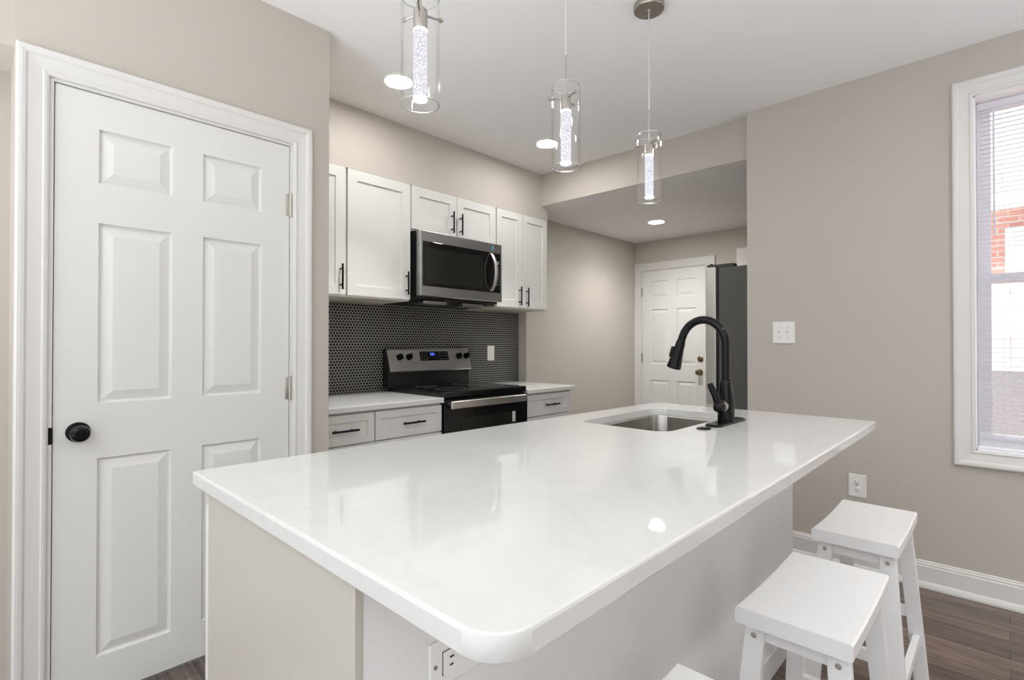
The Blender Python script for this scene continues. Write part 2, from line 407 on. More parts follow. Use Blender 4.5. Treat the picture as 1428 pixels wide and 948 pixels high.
# window wall
WY0, WY1, WZ0, WZ1 = -.76, .118, .695, 2.372
mb = MB(); T = .15
mb.box(XW, XW+T, WY1, 1.145, 0, ZC); mb.box(XW, XW+T, -3.4, WY0, 0, ZC); mb.box(XW, XW+T, WY0, WY1, 0, WZ0); mb.box(XW, XW+T, WY0, WY1, WZ1, ZC)
struct(mb.build('wall_right', M['wall']))
mb = MB(); mb.box(-.7, 2.0, -2.5, -2.35, 0, ZC); mb.box(3.1, 3.42, -2.5, -2.35, 0, ZC); mb.box(2.0, 3.1, -2.5, -2.35, 2.15, ZC)      # unseen wall added to cut low light, gap left to brighten the ceiling
struct(mb.build('wall_light_block', M['wall']))
# tiled backsplash
struct(MB().box(1.112, 3.392, YT-.008, YT-.0005, .80, 1.475).build('wall_backsplash', M['tile']))
# baseboard on the window wall
def base_run(name, y0, y1):
    prof = [(0, 0), (.026, 0), (.026, .010), (.022, .022), (.016, .03), (.013, .031), (.013, .103), (.010, .108), (.010, .116), (.006, .120), (.005, .127), (0, .13)]
    mb = MB(); mb.loft([[(XW-d, y0, z) for d, z in prof], [(XW-d, y1, z) for d, z in prof]])
    return struct(mb.build(name, M['trim']))
base_run('baseboard_right', -3.4, 1.145)

# ------------------------------------------------------------------ six panel doors
CAS = [(0, 0), (0, .009), (.006, .012), (.012, .013), (.016, .010), (.024, .011), (.05, .015), (.056, .020), (.064, .022), (.072, .022), (.078, .018), (.078, 0)]
def six_panel(w, h, z0):
    s, mid = .113*w/.755, .10*w/.755
    pw = (w-2*s-mid)/2
    rows = [(.145, .812), (.998, 1.607), (1.742, 1.925)]
    R = []
    for a, b in rows:
        k = h/2.030
        R += [(s, s+pw, (a-z0)*k, (b-z0)*k), (w-s-pw, w-s, (a-z0)*k, (b-z0)*k)]
    return R
steps = [(.004, .010), (.009, .011), (.012, .0095), (.038, .002), (.040, .0015)]
mb = MB(); panelled(mb, DX1-DX0, DZ-.012, .035, six_panel(DX1-DX0, DZ-.012, .012), steps, lambda x, z, d: (DX0+x, YD+.006+d, .012+z))
door = struct(mb.build('door_1', M['door']), 'white six panel door left of the kitchen')
mb = MB()
k = (.243, YD+.006, .907)
mb.lathe([(.033, 0), (.033, .004), (.030, .008), (.016, .010), (.0125, .014), (.0125, .030), (.020, .036), (.0265, .044), (.027, .052), (.024, .060), (.015, .063), (.0145, .0615), (.010, .0615), (.009, .064), (.004, .0645), (.0, .0645)], k, (0, -1, 0), 32)
mb.build('door_knob', M['black'], door, smooth=True)
MB().box(DX0-.012, DX0-.001, YD-.002, YD+.03, .875, .930, .002).build('latch_plate', M['black'], door)
for z in (1.792, 1.011, .23):
    mb = MB(); mb.box(DX1-.014, DX1+.002, YD+.004, YD+.0075, z-.047, z+.047, .001); mb.cyl((DX1+.004, YD+.0005, z-.049), (DX1+.004, YD+.0005, z+.049), .0062, n=12)
    for q in (-.052, .049): mb.cyl((DX1+.004, YD+.0005, z+q), (DX1+.004, YD+.0005, z+q+.003), .0045, n=10)
    mb.build('door_hinge', M['hinge'], door, smooth=True)
mb = MB(); sweep_frame(mb, OX0-.001, OX1-.001, 0, OZ-.001, CAS, lambda a, z, d: (a, YD-d, z))
cs = struct(mb.build('trim_2', M['trim']), 'white moulded casing around the six panel door')
mb = MB(); J = [(-.010, -.115), (-.010, -.045), (-.022, -.045), (-.022, -.044), (-.010, -.044), (-.010, .001), (.006, .001), (.006, -.115)]
mb.box(OX0, OX0+.011, YD-.0005, YD+.11, 0, OZ-.011); mb.box(OX1-.011, OX1, YD-.0005, YD+.11, 0, OZ-.011); mb.box(OX0, OX1, YD-.0005, YD+.11, OZ-.011, OZ)
mb.box(OX0+.011, OX0+.022, YD+.044, YD+.07, 0, OZ-.011); mb.box(OX1-.022, OX1-.011, YD+.044, YD+.07, 0, OZ-.011); mb.box(OX0+.011, OX1-.011, YD+.044, YD+.07, OZ-.022, OZ-.011)
mb.build('door_jamb', M['trim'], cs)

# far door at the end of the hall
FY0, FY1, FZ = 2.255, 2.990, 2.012
mb = MB(); panelled(mb, FY1-FY0, FZ-.012, .035, six_panel(FY1-FY0, FZ-.012, .012), steps, lambda x, z, d: (XF-.012+d, FY1-x, .012+z))
fd = struct(mb.build('door_2', M['door']), 'white six panel back door at the end of the hall')
mb = MB(); mb.lathe([(.033, 0), (.032, .006), (.014, .010), (.012, .03), (.022, .036), (.028, .048), (.026, .058), (.012, .062), (0, .062)], (XF-.012, 2.318, .905), (-1, 0, 0), 24); mb.build('door_knob', M['brass'], fd, smooth=True)
mb = MB(); mb.lathe([(.031, 0), (.030, .008), (.024, .012), (.014, .013), (.013, .016), (0, .016)], (XF-.012, 2.312, 1.045), (-1, 0, 0), 24); mb.build('deadbolt', M['brass'], fd, smooth=True)
for z in (1.785, 1.047, .25):
    mb = MB(); mb.box(XF-.016, XF-.011, FY1-.012, FY1+.004, z-.05, z+.05, .001); mb.cyl((XF-.017, FY1+.005, z-.05), (XF-.017, FY1+.005, z+.05), .006, n=10); mb.build('door_hinge', M['hinge'], fd, smooth=True)
mb = MB(); flat = [(0, -.002), (0, .016), (.002, .018), (.082, .018), (.084, .016), (.084, -.002)]
sweep_frame(mb, FY0-.014, FY1+.022, 0, FZ+.012, flat, lambda a, z, d: (XF-d, a, z))
fc = struct(mb.build('trim_3', M['trim']), 'flat white casing around the far back door')
mb = MB(); mb.box(XF-.012, XF+.001, FY1+.006, FY1+.022, 0, FZ+.006); mb.box(XF-.012, XF+.001, FY0-.014, FY0-.003, 0, FZ+.006); mb.box(XF-.012, XF+.001, FY0-.014, FY1+.022, FZ+.004, FZ+.012)
mb.build('door_jamb', M['trim'], fc)
# white box on the far wall above the fridge
wb = thing('wall_box', (XF, 1.80, 1.70), 'small white box on the far wall above the grey fridge', 'wall box')
MB().box(XF-.06, XF-.0005, 1.66, 1.925, 1.64, 2.142, .004).build('body', M['plastic'], wb)
MB().box(XF-.066, XF-.0605, 1.668, 1.917, 1.648, 2.134, .003).build('cover', M['plastic'], wb)

# ------------------------------------------------------------------ window, blind
mb = MB(); sweep_frame(mb, WY0+.006, WY1-.006, WZ0+.006, WZ1-.006, CAS, lambda a, z, d: (XW-d, a, z), closed=True)
struct(mb.build('trim_4', M['trim']), 'white moulded casing around the window')
mb = MB()
for a in ((WY0, WY0+.012, WZ0, WZ1), (WY1-.012, WY1, WZ0, WZ1), (WY0, WY1, WZ0, WZ0+.012), (WY0, WY1, WZ1-.012, WZ1)): mb.box(XW-.001, XW+T, a[0], a[1], a[2], a[3])
win = struct(mb.build('window_1', M['vinyl']), 'white double hung window on the right wall')
ZM = 1.508
def sash(xa, xb, z0, z1, rb, rtp):
    s = .050; mb = MB(); y0, y1 = WY0+.013, WY1-.013
    mb.box(xa, xb, y0, y0+s, z0, z1, .003); mb.box(xa, xb, y1-s, y1, z0, z1, .003)
    mb.box(xa, xb, y0+s-.002, y1-s+.002, z0, z0+rb, .003); mb.box(xa, xb, y0+s-.002, y1-s+.002, z1-rtp, z1, .003)
    o = mb.build('sash', M['vinyl'], win)
    xm = (xa+xb)/2
    MB().box(xm-.002, xm+.002, y0+s-.005, y1-s+.005, z0+rb-.005, z1-rtp+.005).build('pane', M['pane'], o)
sash(XW+.095, XW+.125, ZM-.022, WZ1-.013, .04, .05)
sash(XW+.060, XW+.090, WZ0+.013, ZM+.022, .065, .04)
MB().box(XW+.035, XW+.058, WY0+.013, WY1-.013, WZ0+.0125, WZ0+.022, .002).build('sill', M['vinyl'], win)
bl = thing('window_blind', (XW+.03, -.3, .75), 'white horizontal mini blind hanging in the right wall window', 'blind')
BY0, BY1, BX = WY0+.018, WY1-.020, XW+.034
MB().box(BX-.014, BX+.014, BY0, BY1, 2.298, 2.324, .003).build('headrail', M['blind'], bl)
mb = MB(); z = 2.286; ns = 0
while z > .785:
    for j in range(3):
        a, b = -1+2*j/3, -1+2*(j+1)/3
        f = lambda u: (BX+u*.0125, z+.0012*(1-u*u)+u*.0012)
        (xa, za), (xb, zb) = f(a), f(b)
        mb.hexa([(xa, BY0+.004, za), (xb, BY0+.004, zb), (xb, BY1-.004, zb), (xa, BY1-.004, za)], [(xa, BY0+.004, za+.0007), (xb, BY0+.004, zb+.0007), (xb, BY1-.004, zb+.0007), (xa, BY1-.004, za+.0007)])
    z -= .0213; ns += 1
mb.build('slats', M['blind'], bl)
MB().box(BX-.013, BX+.013, BY0+.002, BY1-.002, .752, .768, .003).build('bottom_rail', M['blind'], bl)
for y in (BY1-.085, (BY0+BY1)/2, BY0+.085):
    mb = MB()
    for dx in (-.0128, .0128): mb.cyl((BX+dx, y, .76), (BX+dx, y, 2.30), .0009, n=6)
    mb.build('ladder_cord', M['blind'], bl)
mb = MB(); mb.cyl((BX-.018, BY1-.055, 1.70), (BX-.017, BY1-.055, 2.29), .004, n=8); mb.build('tilt_wand', M['blind'], bl)

# ------------------------------------------------------------------ upper cabinets
def upper(x0, x1, z0, doors, label):
    t = thing('upper_cabinet', ((x0+x1)/2, 2.83, z0), label, 'cabinet', 'white shaker upper cabinets')
    mb = MB(); zt = 2.240
    mb.box(x0, x1, 2.829, YT-.010, z0+.012, zt, .001)
    mb.box(x0, x1, 2.829, 2.848, z0, z0+.02); mb.box(x0, x0+.016, 2.84, YT-.010, z0, z0+.02); mb.box(x1-.016, x1, 2.84, YT-.010, z0, z0+.02)
    mb.build('carcass', M['cab'], t)
    MB().box(x0+.0165, x1-.0165, 2.849, YT-.012, z0+.009, z0+.0119).build('underside', M['cabin'], t)
    for (a, b, hx, hz) in doors:
        d = shaker('door', a, b, z0+.010, zt-.001, 2.809, t, stile=.062 if (b-a) > .32 else .056)
        pull(hx, hz, 2.809, .150, d)
    return t
upper(1.114, 1.520, 1.478, [(1.125, 1.515, 1.482, 1.590)], 'leftmost white shaker wall cabinet, partly cut off by the wall beside the door')
upper(1.524, 1.975, 1.478, [(1.529, 1.971, 1.938, 1.590)], 'wide single door white wall cabinet immediately left of the microwave')
upper(1.978, 2.755, 1.945, [(1.983, 2.363, 2.316, 2.046), (2.367, 2.751, 2.394, 2.042)], 'short two door white wall cabinet directly above the microwave')
upper(2.758, 3.360, 1.478, [(2.762, 3.046, 3.010, 1.580), (3.050, 3.356, 3.094, 1.576)], 'tall two door white wall cabinet right of the microwave, at the end of the run')

# ------------------------------------------------------------------ microwave
mw = thing('microwave', (2.374, 2.95, 1.47), 'stainless over the range microwave mounted below the short wall cabinet', 'microwave')
mx0, mx1, mz0, mz1, mf = 2.000, 2.748, 1.512, 1.941, 2.738
mb = MB(); mb.hexa([(mx0, mf+.055, 1.502), (mx1, mf+.055, 1.502), (mx1, YT-.012, 1.475), (mx0, YT-.012, 1.475)], [(mx0, mf+.055, mz1), (mx1, mf+.055, mz1), (mx1, YT-.012, mz1), (mx0, YT-.012, mz1)])
mb.build('case', M['blackcase'], mw)
mb = MB(); mb.box(mx0, mx1, mf, mf+.05, mz0, mz1, .006, 3); mb.build('door_frame', M['steel'], mw, smooth=True)
MB().box(2.018, 2.727, mf-.003, mf+.004, 1.577, 1.871, .002).build('door_glass', M['blackgloss'], mw)
MB().box(2.035, 2.545, mf-.0036, mf-.0028, 1.600, 1.830, .0003).build('viewing_window', M['ovenwin'], mw)
mb = MB(); pts = []; rr = []
R_ = []
for i in range(15):
    u = -1+2*i/14; zz = 1.726+u*.138; bx = 2.632-.0*u; out = .052*(1-u*u)**.8+.003
    w = .0135
    cy = mf-.003-out
    R_.append([(bx-w, cy+.006, zz), (bx-w, cy-.001, zz), (bx-w*.6, cy-.005, zz), (bx+w*.6, cy-.005, zz), (bx+w, cy-.001, zz), (bx+w, cy+.006, zz)])
mb.loft(R_); mb.build('handle', M['steellt'], mw, smooth=True)
MB().box(2.668, 2.714, mf-.0036, mf-.0028, 1.790, 1.812, .0003).build('clock_display', M['lcd'], mw)
mb = MB()
for r in range(7):
    for c in range(3): mb.box(2.670+c*.016, 2.678+c*.016, mf-.0036, mf-.0028, 1.763-r*.021, 1.769-r*.021)
mb.build('keypad', M['mark'], mw)
mb = MB()
for i, (a, b) in enumerate([(0, .010), (.014, .021), (.025, .029), (.033, .041), (.045, .051), (.055, .064)]): mb.box(2.345+a, 2.345+b, mf-.0008, mf+.001, 1.896, 1.905-.003*(i % 2))
mb.build('brand_mark', M['mark'], mw)
MB().box(2.640, 2.662, mf-.0009, mf+.001, 1.887, 1.921).build('film_sticker', M['bluefilm'], mw)
for xx in (2.10, 2.45): MB().box(xx, xx+.20, 2.84, 2.98, 1.472, 1.494, .002).build('grease_filter', M['steel'], mw)

# ------------------------------------------------------------------ base cabinets, worktops
ZK, YB = .872, 2.492
def basecab(x0, x1, drawers, label):
    t = thing('base_cabinet', ((x0+x1)/2, 2.8, 0), label, 'cabinet', 'white shaker base cabinets')
    mb = MB(); mb.box(x0, x1, YB+.021, YT-.012, .10, ZK-.031); mb.box(x0, x1, YB+.08, YT-.012, 0, .10)
    mb.build('carcass', M['cab'], t)
    for (a, b) in drawers:
        d = shaker('drawer_front', a, b, .672, .828, YB, t, stile=.040, t=.019)
        pull((a+b)/2+.01, .748, YB, .15, d, vertical=False)
        shaker('cabinet_door', a, b, .112, .664, YB, t)
    return t
basecab(1.125, 1.519, [(1.132, 1.516)], 'leftmost white base cabinet under the left worktop, cut off by the wall beside the door')
basecab(1.521, 1.982, [(1.524, 1.979)], 'white base cabinet with one drawer directly left of the range')
basecab(2.742, 3.290, [(2.752, 3.262)], 'white base cabinet with one drawer right of the range')
def worktop(x0, x1, yb, label):
    mb = MB(); mb.box(x0, x1, YB-.022, yb, ZK-.030, ZK, .003)
    return tag(mb.build('worktop', M['quartz'], smooth=True), label, 'worktop', 'white quartz worktops along the tiled wall')
worktop(1.114, 1.981, YT-.009, 'white quartz worktop left of the range')
worktop(2.741, 3.312, YT-.009, 'short white quartz worktop right of the range')

# ------------------------------------------------------------------ range
rg = thing('range', (2.368, 2.8, 0), 'stainless and black electric range between the two worktops', 'range')
rx0, rx1 = 1.986, 2.736
MB().box(rx0, rx1, YB+.012, YT-.02, .03, .858, .002).build('body', M['blackcase'], rg)
mb = MB(); mb.box(rx0-.002, rx1+.001, YB-.012, YT-.09, .862, .902, .009, 3); mb.build('cooktop', M['blackgloss'], rg, smooth=True)
for (bx, by, br_) in ((2.19, 2.66, .10), (2.56, 2.66, .085), (2.19, 2.93, .075), (2.56, 2.93, .10)): MB().lathe([(br_, .9021), (br_, .9026), (br_-.003, .9026), (br_-.003, .9021)], (bx, by, 0), n=40, cap0=False, cap1=False).build('burner_ring', M['mark'], rg)
# backguard: black lower riser, slanted stainless console
mb = MB(); mb.hexa([(rx0+.006, YT-.085, .895), (rx1-.006, YT-.085, .895), (rx1-.006, YT-.012, .895), (rx0+.006, YT-.012, .895)], [(rx0+.006, YT-.085, 1.02), (rx1-.006, YT-.085, 1.02), (rx1-.006, YT-.012, 1.165), (rx0+.006, YT-.012, 1.165)])
mb.build('backguard', M['blackcase'], rg)
cy0, cy1, cz0, cz1 = YT-.118, YT-.072, 1.000, 1.166
def con(x, u, d):            # u 0..1 up the slanted face, d out of it
    n = Vector((0, -(cz1-cz0), cy1-cy0)).normalized()
    n = Vector((0, -(cz1-cz0), (cy1-cy0))).normalized()
    return Vector((x, cy0+(cy1-cy0)*u, cz0+(cz1-cz0)*u))+n*d
mb = MB(); prof = [(cy0+.012, cz0), (cy0+.002, cz0+.001), (cy0, cz0+.008), (cy1-.001, cz1-.008), (cy1+.004, cz1-.001), (cy1+.014, cz1+.001), (YT-.03, cz1), (YT-.03, cz0+.02)]
mb.loft([[(rx0, y, z) for y, z in prof], [(rx1-.002, y, z) for y, z in prof]]); con_o = mb.build('control_console', M['steel'], rg, smooth=True)
for xa, xb in ((rx0-.0045, rx0-.0003), (rx1-.0017, rx1+.002)):
    mb = MB(); mb.loft([[(x_, y, z) for y, z in prof] for x_ in (xa, xb)]); mb.build('end_cap', M['blackcase'], con_o)
def conbox(name, x0, x1, u0, u1, d0, d1, m, parent):
    mb = MB(); mb.hexa([con(x0, u0, d0), con(x1, u0, d0), con(x1, u1, d0), con(x0, u1, d0)], [con(x0, u0, d1), con(x1, u0, d1), con(x1, u1, d1), con(x0, u1, d1)])
    return mb.build(name, M[m], parent)
dp = conbox('display_panel', 2.256, 2.520, .46, .86, -.002, .0015, 'blackgloss', con_o)
mb = MB()
for i, xx in enumerate((2.352, 2.362, 2.372, 2.382)):      # seven-segment style clock digits
    mb.hexa([con(xx, .68, .0014), con(xx+.006, .68, .0014), con(xx+.006, .80, .0014), con(xx, .80, .0014)], [con(xx, .68, .002), con(xx+.006, .68, .002), con(xx+.006, .80, .002), con(xx, .80, .002)])
mb.build('clock_digits', M['display'], dp)
for base in (2.268, 2.435):
    mb = MB()
    for c in range(4):
        for r in range(3):
            if base == 2.268 and c > 2: continue
            x_ = base+c*.022; u_ = .52+.12*r
            mb.hexa([con(x_, u_, .0014), con(x_+.008, u_, .0014), con(x_+.008, u_+.03, .0014), con(x_, u_+.03, .0014)], [con(x_, u_, .0018), con(x_+.008, u_, .0018), con(x_+.008, u_+.03, .0018), con(x_, u_+.03, .0018)])
    mb.build('touch_keys', M['mark'], dp)
nrm = (con(0, 0, 1)-con(0, 0, 0))
for xx in (2.078, 2.158, 2.618, 2.695):
    mb = MB(); c = con(xx, .63, 0)
    mb.lathe([(.024, -.001), (.024, .004), (.021, .008), (.019, .026), (.017, .029), (0, .029)], c, nrm, 24)
    upv = (con(0, 1, 0)-con(0, 0, 0)).normalized(); sd = Vector((1, 0, 0))
    b4 = [c+nrm*.028+sd*a*.0045+upv*b*.020 for a, b in ((-1, -1), (1, -1), (1, 1), (-1, 1))]
    mb.hexa(b4, [p+nrm*.010 for p in b4])
    mb.build('knob', M['black'], rg, smooth=True)
mb = MB()
for i in range(6): mb.hexa([con(2.64+i*.012, .86, .0), con(2.648+i*.012, .86, .0), con(2.648+i*.012, .92, .0), con(2.64+i*.012, .92, .0)], [con(2.64+i*.012, .86, .0006), con(2.648+i*.012, .86, .0006), con(2.648+i*.012, .92, .0006), con(2.64+i*.012, .92, .0006)])
mb.build('brand_mark', M['mark'], con_o)
od = MB().box(rx0+.004, rx1-.004, YB-.025, YB+.010, .20, .853, .004).build('oven_door', M['blackgloss'], rg)
MB().box(2.13, 2.60, YB-.0262, YB-.0248, .34, .735, .0005).build('oven_window', M['ovenwin'], od)
mb = MB(); mb.box(2.003, 2.676, YB-.072, YB-.056, .803, .850, .005, 3)
for xx in (2.03, 2.65): mb.box(xx-.012, xx+.012, YB-.057, YB-.0245, .818, .838, .003)
mb.build('oven_handle', M['steellt'], od, smooth=True)
MB().box(2.575, 2.605, YB-.0268, YB-.0248, .665, .735).build('sticker', M['sticker'], od)
MB().box(rx0+.004, rx1-.004, YB-.022, YB+.010, .045, .192, .004).build('storage_drawer', M['steel'], rg)

# ------------------------------------------------------------------ outlets and switches
def plate(t, x, y, z, w, h, ax):     # ax: 'y' faces -y (local u = x) ; 'x' faces -x (local u = -y)
    def f(u, v, d): return (x+u, y-d, z+v) if ax == 'y' else (x-d, y-u, z+v)
    def bx(name, u0, u1, v0, v1, d0, d1, m, par, bev=.0):
        a, b = f(u0, v0, d0), f(u1, v1, d1); mb = MB(); mb.box(a[0], b[0], a[1], b[1], a[2], b[2], bev); return mb.build(name, M[m], par)
    bx('cover_plate', -w/2, w/2, -h/2, h/2, .0003, .006, 'plastic', t, .003)
    return f, bx
o1 = thing('light_switch', (XW, .940, 1.2645), 'white double light switch on the taupe window wall, right of the faucet', 'light switch')
f, bx = plate(o1, XW, .940, 1.2645, .118, .126, 'x')
for u in (-.023, .023):
    s_ = bx('toggle_seat', u-.006, u+.006, -.013, .013, .006, .007, 'plastic', o1, .0004)
    mb = MB(); p = [f(u-.0045, -.002, .006), f(u+.0045, -.002, .006), f(u+.0045, .010, .006), f(u-.0045, .010, .006)]; q = [f(u-.0035, .008, .018), f(u+.0035, .008, .018), f(u+.0035, .014, .017), f(u-.0035, .014, .017)]
    mb.hexa(p, q); mb.build('toggle', M['plastic'], s_)
    for v in (-.030, .030):
        mb = MB(); mb.cyl(f(u, v, .0055), f(u, v, .0072), .0028, n=10); mb.build('screw', M['mark'], o1)
def duplex(t, f, bx, cu=0, rot=False):
    for v in (-.0195, .0195):
        r = MB(); r.lathe([(.0165, .0055), (.0165, .0075), (.0155, .008), (0, .008)], f(cu, v, 0), Vector(f(0, 0, 1))-Vector(f(0, 0, 0)), 24)
        r_ = r.build('receptacle', M['plastic'], t, smooth=True)
        mb = MB()
        for (a, b, c, d) in ((-.0075, -.0055, -.002, .007), (.005, .007, -.001, .007)):
            A, B = f(cu+a, v+c, .0078), f(cu+b, v+d, .0083); mb.box(A[0], B[0], A[1], B[1], A[2], B[2])
        mb.cyl(f(cu, v-.007, .0078), f(cu, v-.007, .0083), .0028, n=10)
        mb.build('slots', M['slot'], r_)
    mb = MB(); mb.cyl(f(cu, 0, .0055), f(cu, 0, .0075), .003, n=10); mb.build('screw', M['mark'], t)
o2 = thing('wall_outlet', (XW, .5825, .446), 'white duplex outlet low on the taupe wall above the far stool', 'outlet')
f, bx = plate(o2, XW, .5825, .446, .080, .120, 'x'); duplex(o2, f, bx)
o3 = thing('wall_outlet', (3.045, YT-.008, 1.122), 'white outlet on the black hexagon tiles right of the range', 'outlet')
f, bx = plate(o3, 3.045, YT-.008, 1.122, .078, .124, 'y')
b_ = bx('device', -.0165, .0165, -.033, .033, .006, .0078, 'plastic', o3, .0006)
for v in (-.018, .012):
    mb = MB()
    for (a, b) in ((-.007, -.005), (.005, .007)):
        A, B = f(a, v, .0076), f(b, v+.008, .0083); mb.box(A[0], B[0], A[1], B[1], A[2], B[2])
    mb.build('slots', M['mark'], b_)

# ------------------------------------------------------------------ fridge
fr = thing('fridge', (4.35, 1.3, 0), 'grey sided fridge with stainless doors seen edge on in the hall', 'fridge')
MB().box(3.90, 4.80, .88, 1.575, .03, 1.775, .004).build('body', M['fridge'], fr)
MB().box(3.904, 4.796, 1.575, 1.598, .10, 1.772).build('door_gasket', M['blackcase'], fr)
for (a, b) in ((3.90, 4.348), (4.352, 4.80)):
    d = MB().box(a, b, 1.598, 1.676, .74, 1.785, .006, 3).build('fridge_door', M['steellt'], fr, smooth=True)
    mb = MB(); hx = 4.31 if a < 4 else 4.39
    mb.cyl((hx, 1.72, .85), (hx, 1.72, 1.55), .011, n=12)
    for zz in (.90, 1.50): mb.cyl((hx, 1.675, zz), (hx, 1.72, zz), .009, n=10)
    mb.build('handle', M['steellt'], d, smooth=True)
d = MB().box(3.90, 4.80, 1.598, 1.676, .06, .732, .006, 3).build('freezer_drawer', M['steellt'], fr, smooth=True)
mb = MB(); mb.cyl((4.0, 1.72, .66), (4.7, 1.72, .66), .011, n=12)
for xx in (4.05, 4.65): mb.cyl((xx, 1.675, .66), (xx, 1.72, .66), .009, n=10)
mb.build('handle', M['steellt'], d, smooth=True)
mb = MB(); mb.box(3.902, 3.965, 1.462, 1.62, 1.774, 1.802, .004); mb.box(3.905, 3.965, 1.60, 1.668, 1.784, 1.803, .003); mb.cyl((3.93, 1.645, 1.80), (3.93, 1.645, 1.812), .012, n=12)
mb.build('hinge_cover', M['fridgecap'], fr)
for xx in (3.96, 4.74):
    mb = MB(); mb.cyl((xx, 1.50, 0), (xx, 1.50, .032), .02, n=12); mb.build('foot', M['fridgecap'], fr)

# ------------------------------------------------------------------ island
ZT = .915
isl = thing('kitchen_island', (1.3, .93, 0), 'white kitchen island base under the long quartz top', 'island cabinet')
IX0, IX1, IY0, IY1 = .352, 2.280, .627, 1.238
mb = MB(); mb.box(IX0+.012, IX1-.018, IY0+.012, IY1-.002, .10, .12); mb.box(IX1-.018, IX1, IY0+.0121, IY1, .10, ZT-.0306)
for xx in (.84, 1.33): mb.box(xx-.009, xx+.009, IY0+.013, IY1-.02, .12, ZT-.031)
mb.box(IX0+.012, IX1-.018, IY1-.019, IY1, .10, .13); mb.box(IX0+.012, IX1-.018, IY1-.019, IY1, ZT-.06, ZT-.0306)
for i in range(5): xx = IX0+.03+(IX1-IX0-.06)*i/4; mb.box(xx-.018, xx+.018, IY1-.0192, IY1-.0002, .13, ZT-.06)
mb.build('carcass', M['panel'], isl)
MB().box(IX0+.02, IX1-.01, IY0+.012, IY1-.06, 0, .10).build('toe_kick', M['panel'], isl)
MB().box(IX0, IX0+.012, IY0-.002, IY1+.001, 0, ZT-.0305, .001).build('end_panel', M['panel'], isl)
MB().box(IX0+.012, IX1, IY0, IY0+.012, 0, ZT-.0305, .001).build('back_panel', M['stool'], isl)
mb = MB(); mb.box(IX0+.002, IX1, IY0-.010, IY0, 0, .085, .003); mb.build('base_strip', M['stool'], isl)
nd = 4; wd = (IX1-IX0)/nd
for i in range(nd):
    a, b = IX0+i*wd+.002, IX0+(i+1)*wd-.002
    mb = MB(); panelled(mb, b-a, .74, .019, [(.058, b-a-.058, .058, .682)], [(.0012, .009), (.003, .0095)], lambda x, z, d: (a+x, IY1+.024-d, .112+z))
    d = mb.build('cabinet_door', M['cab'], isl)
    mb = MB(); c = Vector((b-.03 if i % 2 == 0 else a+.03, IY1+.054, .76)); mb.cyl(c-Vector((0, 0, .075)), c+Vector((0, 0, .075)), .006, n=10)
    for k_ in (-.05, .05): mb.cyl(c+Vector((0, 0, k_)), c+Vector((0, -.031, k_)), .005, n=8)
    mb.build('bar_handle', M['black'], d)
# quartz top with the sink cut-out
outer = [(.339, .345), (2.300, .351), (2.311, 1.241), (.339, 1.314)]; orad = [.050, .016, .03, .010]
SX0, SX1, SY0, SY1 = 1.535, 2.105, .790, 1.135
inner = [(SX0, SY0), (SX1, SY0), (SX1, SY1), (SX0, SY1)]; irad = [.055]*4
mb = MB()
def ring_stack(corners, radii, sgn, zlist):
    R = [[mb.bm.verts.new(p) for p in rounded(corners, radii, sgn*i_, z_, 8)] for i_, z_ in zlist]
    for a, b in zip(R, R[1:]):
        n = len(a)
        for i in range(n): mb.face([a[i], a[(i+1) % n], b[(i+1) % n], b[i]])
    return R
zl = [(.0045, ZT), (.0013, ZT-.0013), (0, ZT-.0045), (0, ZT-.027), (.001, ZT-.029), (.003, ZT-.030)]
Ro = ring_stack(outer, orad, 1, zl)
zi = [(.002, ZT), (.0006, ZT-.0006), (0, ZT-.002), (0, ZT-.028), (.002, ZT-.030)]
Ri = ring_stack(inner, irad, -1, zi)
for top in (0, -1):
    es = []
    for r in (Ro[top], Ri[top]):
        for i in range(len(r)):
            e = mb.bm.edges.get((r[i], r[(i+1) % len(r)]));  es.append(e)
    bmesh.ops.triangle_fill(mb.bm, use_beauty=True, use_dissolve=False, edges=es)
tag(mb.build('island_worktop', M['quartz'], smooth=True), 'long white quartz island top with rounded corner and sink cut out', 'worktop')
# undermount sink
sk = thing('sink', ((SX0+SX1)/2, (SY0+SY1)/2, .68), 'undermount stainless steel sink set in the island top', 'sink')
mb = MB(); zb = ZT-.0305
spec = [(-.016, zb), (.001, zb), (.002, zb-.004), (.004, zb-.15), (.012, zb-.178), (.030, zb-.192), (.055, zb-.196)]
R = [rounded(inner, [.058]*4, i_, z_, 10) for i_, z_ in spec]
spec2 = [(.055, zb-.199), (.028, zb-.195), (.008, zb-.18), (.001, zb-.15), (-.002, zb-.008), (-.016, zb-.003)]
mb.loft(R+[rounded(inner, [.058]*4, i_, z_, 10) for i_, z_ in spec2], cap0=False, cap1=False)
v0 = rounded(inner, [.058]*4, .055, zb-.196, 10); v1 = rounded(inner, [.058]*4, .055, zb-.199, 10)
mb.face([mb.bm.verts.new(p) for p in v0]); mb.face([mb.bm.verts.new(p) for p in v1])
mb.build('bowl', M['sinksteel'], sk, smooth=True)
mb = MB(); mb.lathe([(.055, 0), (.055, .003), (.045, .004), (.042, .001), (.02, .0), (.018, .006), (0, .006)], ((SX0+SX1)/2, (SY0+SY1)/2+.02, zb-.1962), n=28); mb.build('drain', M['steellt'], sk, smooth=True)

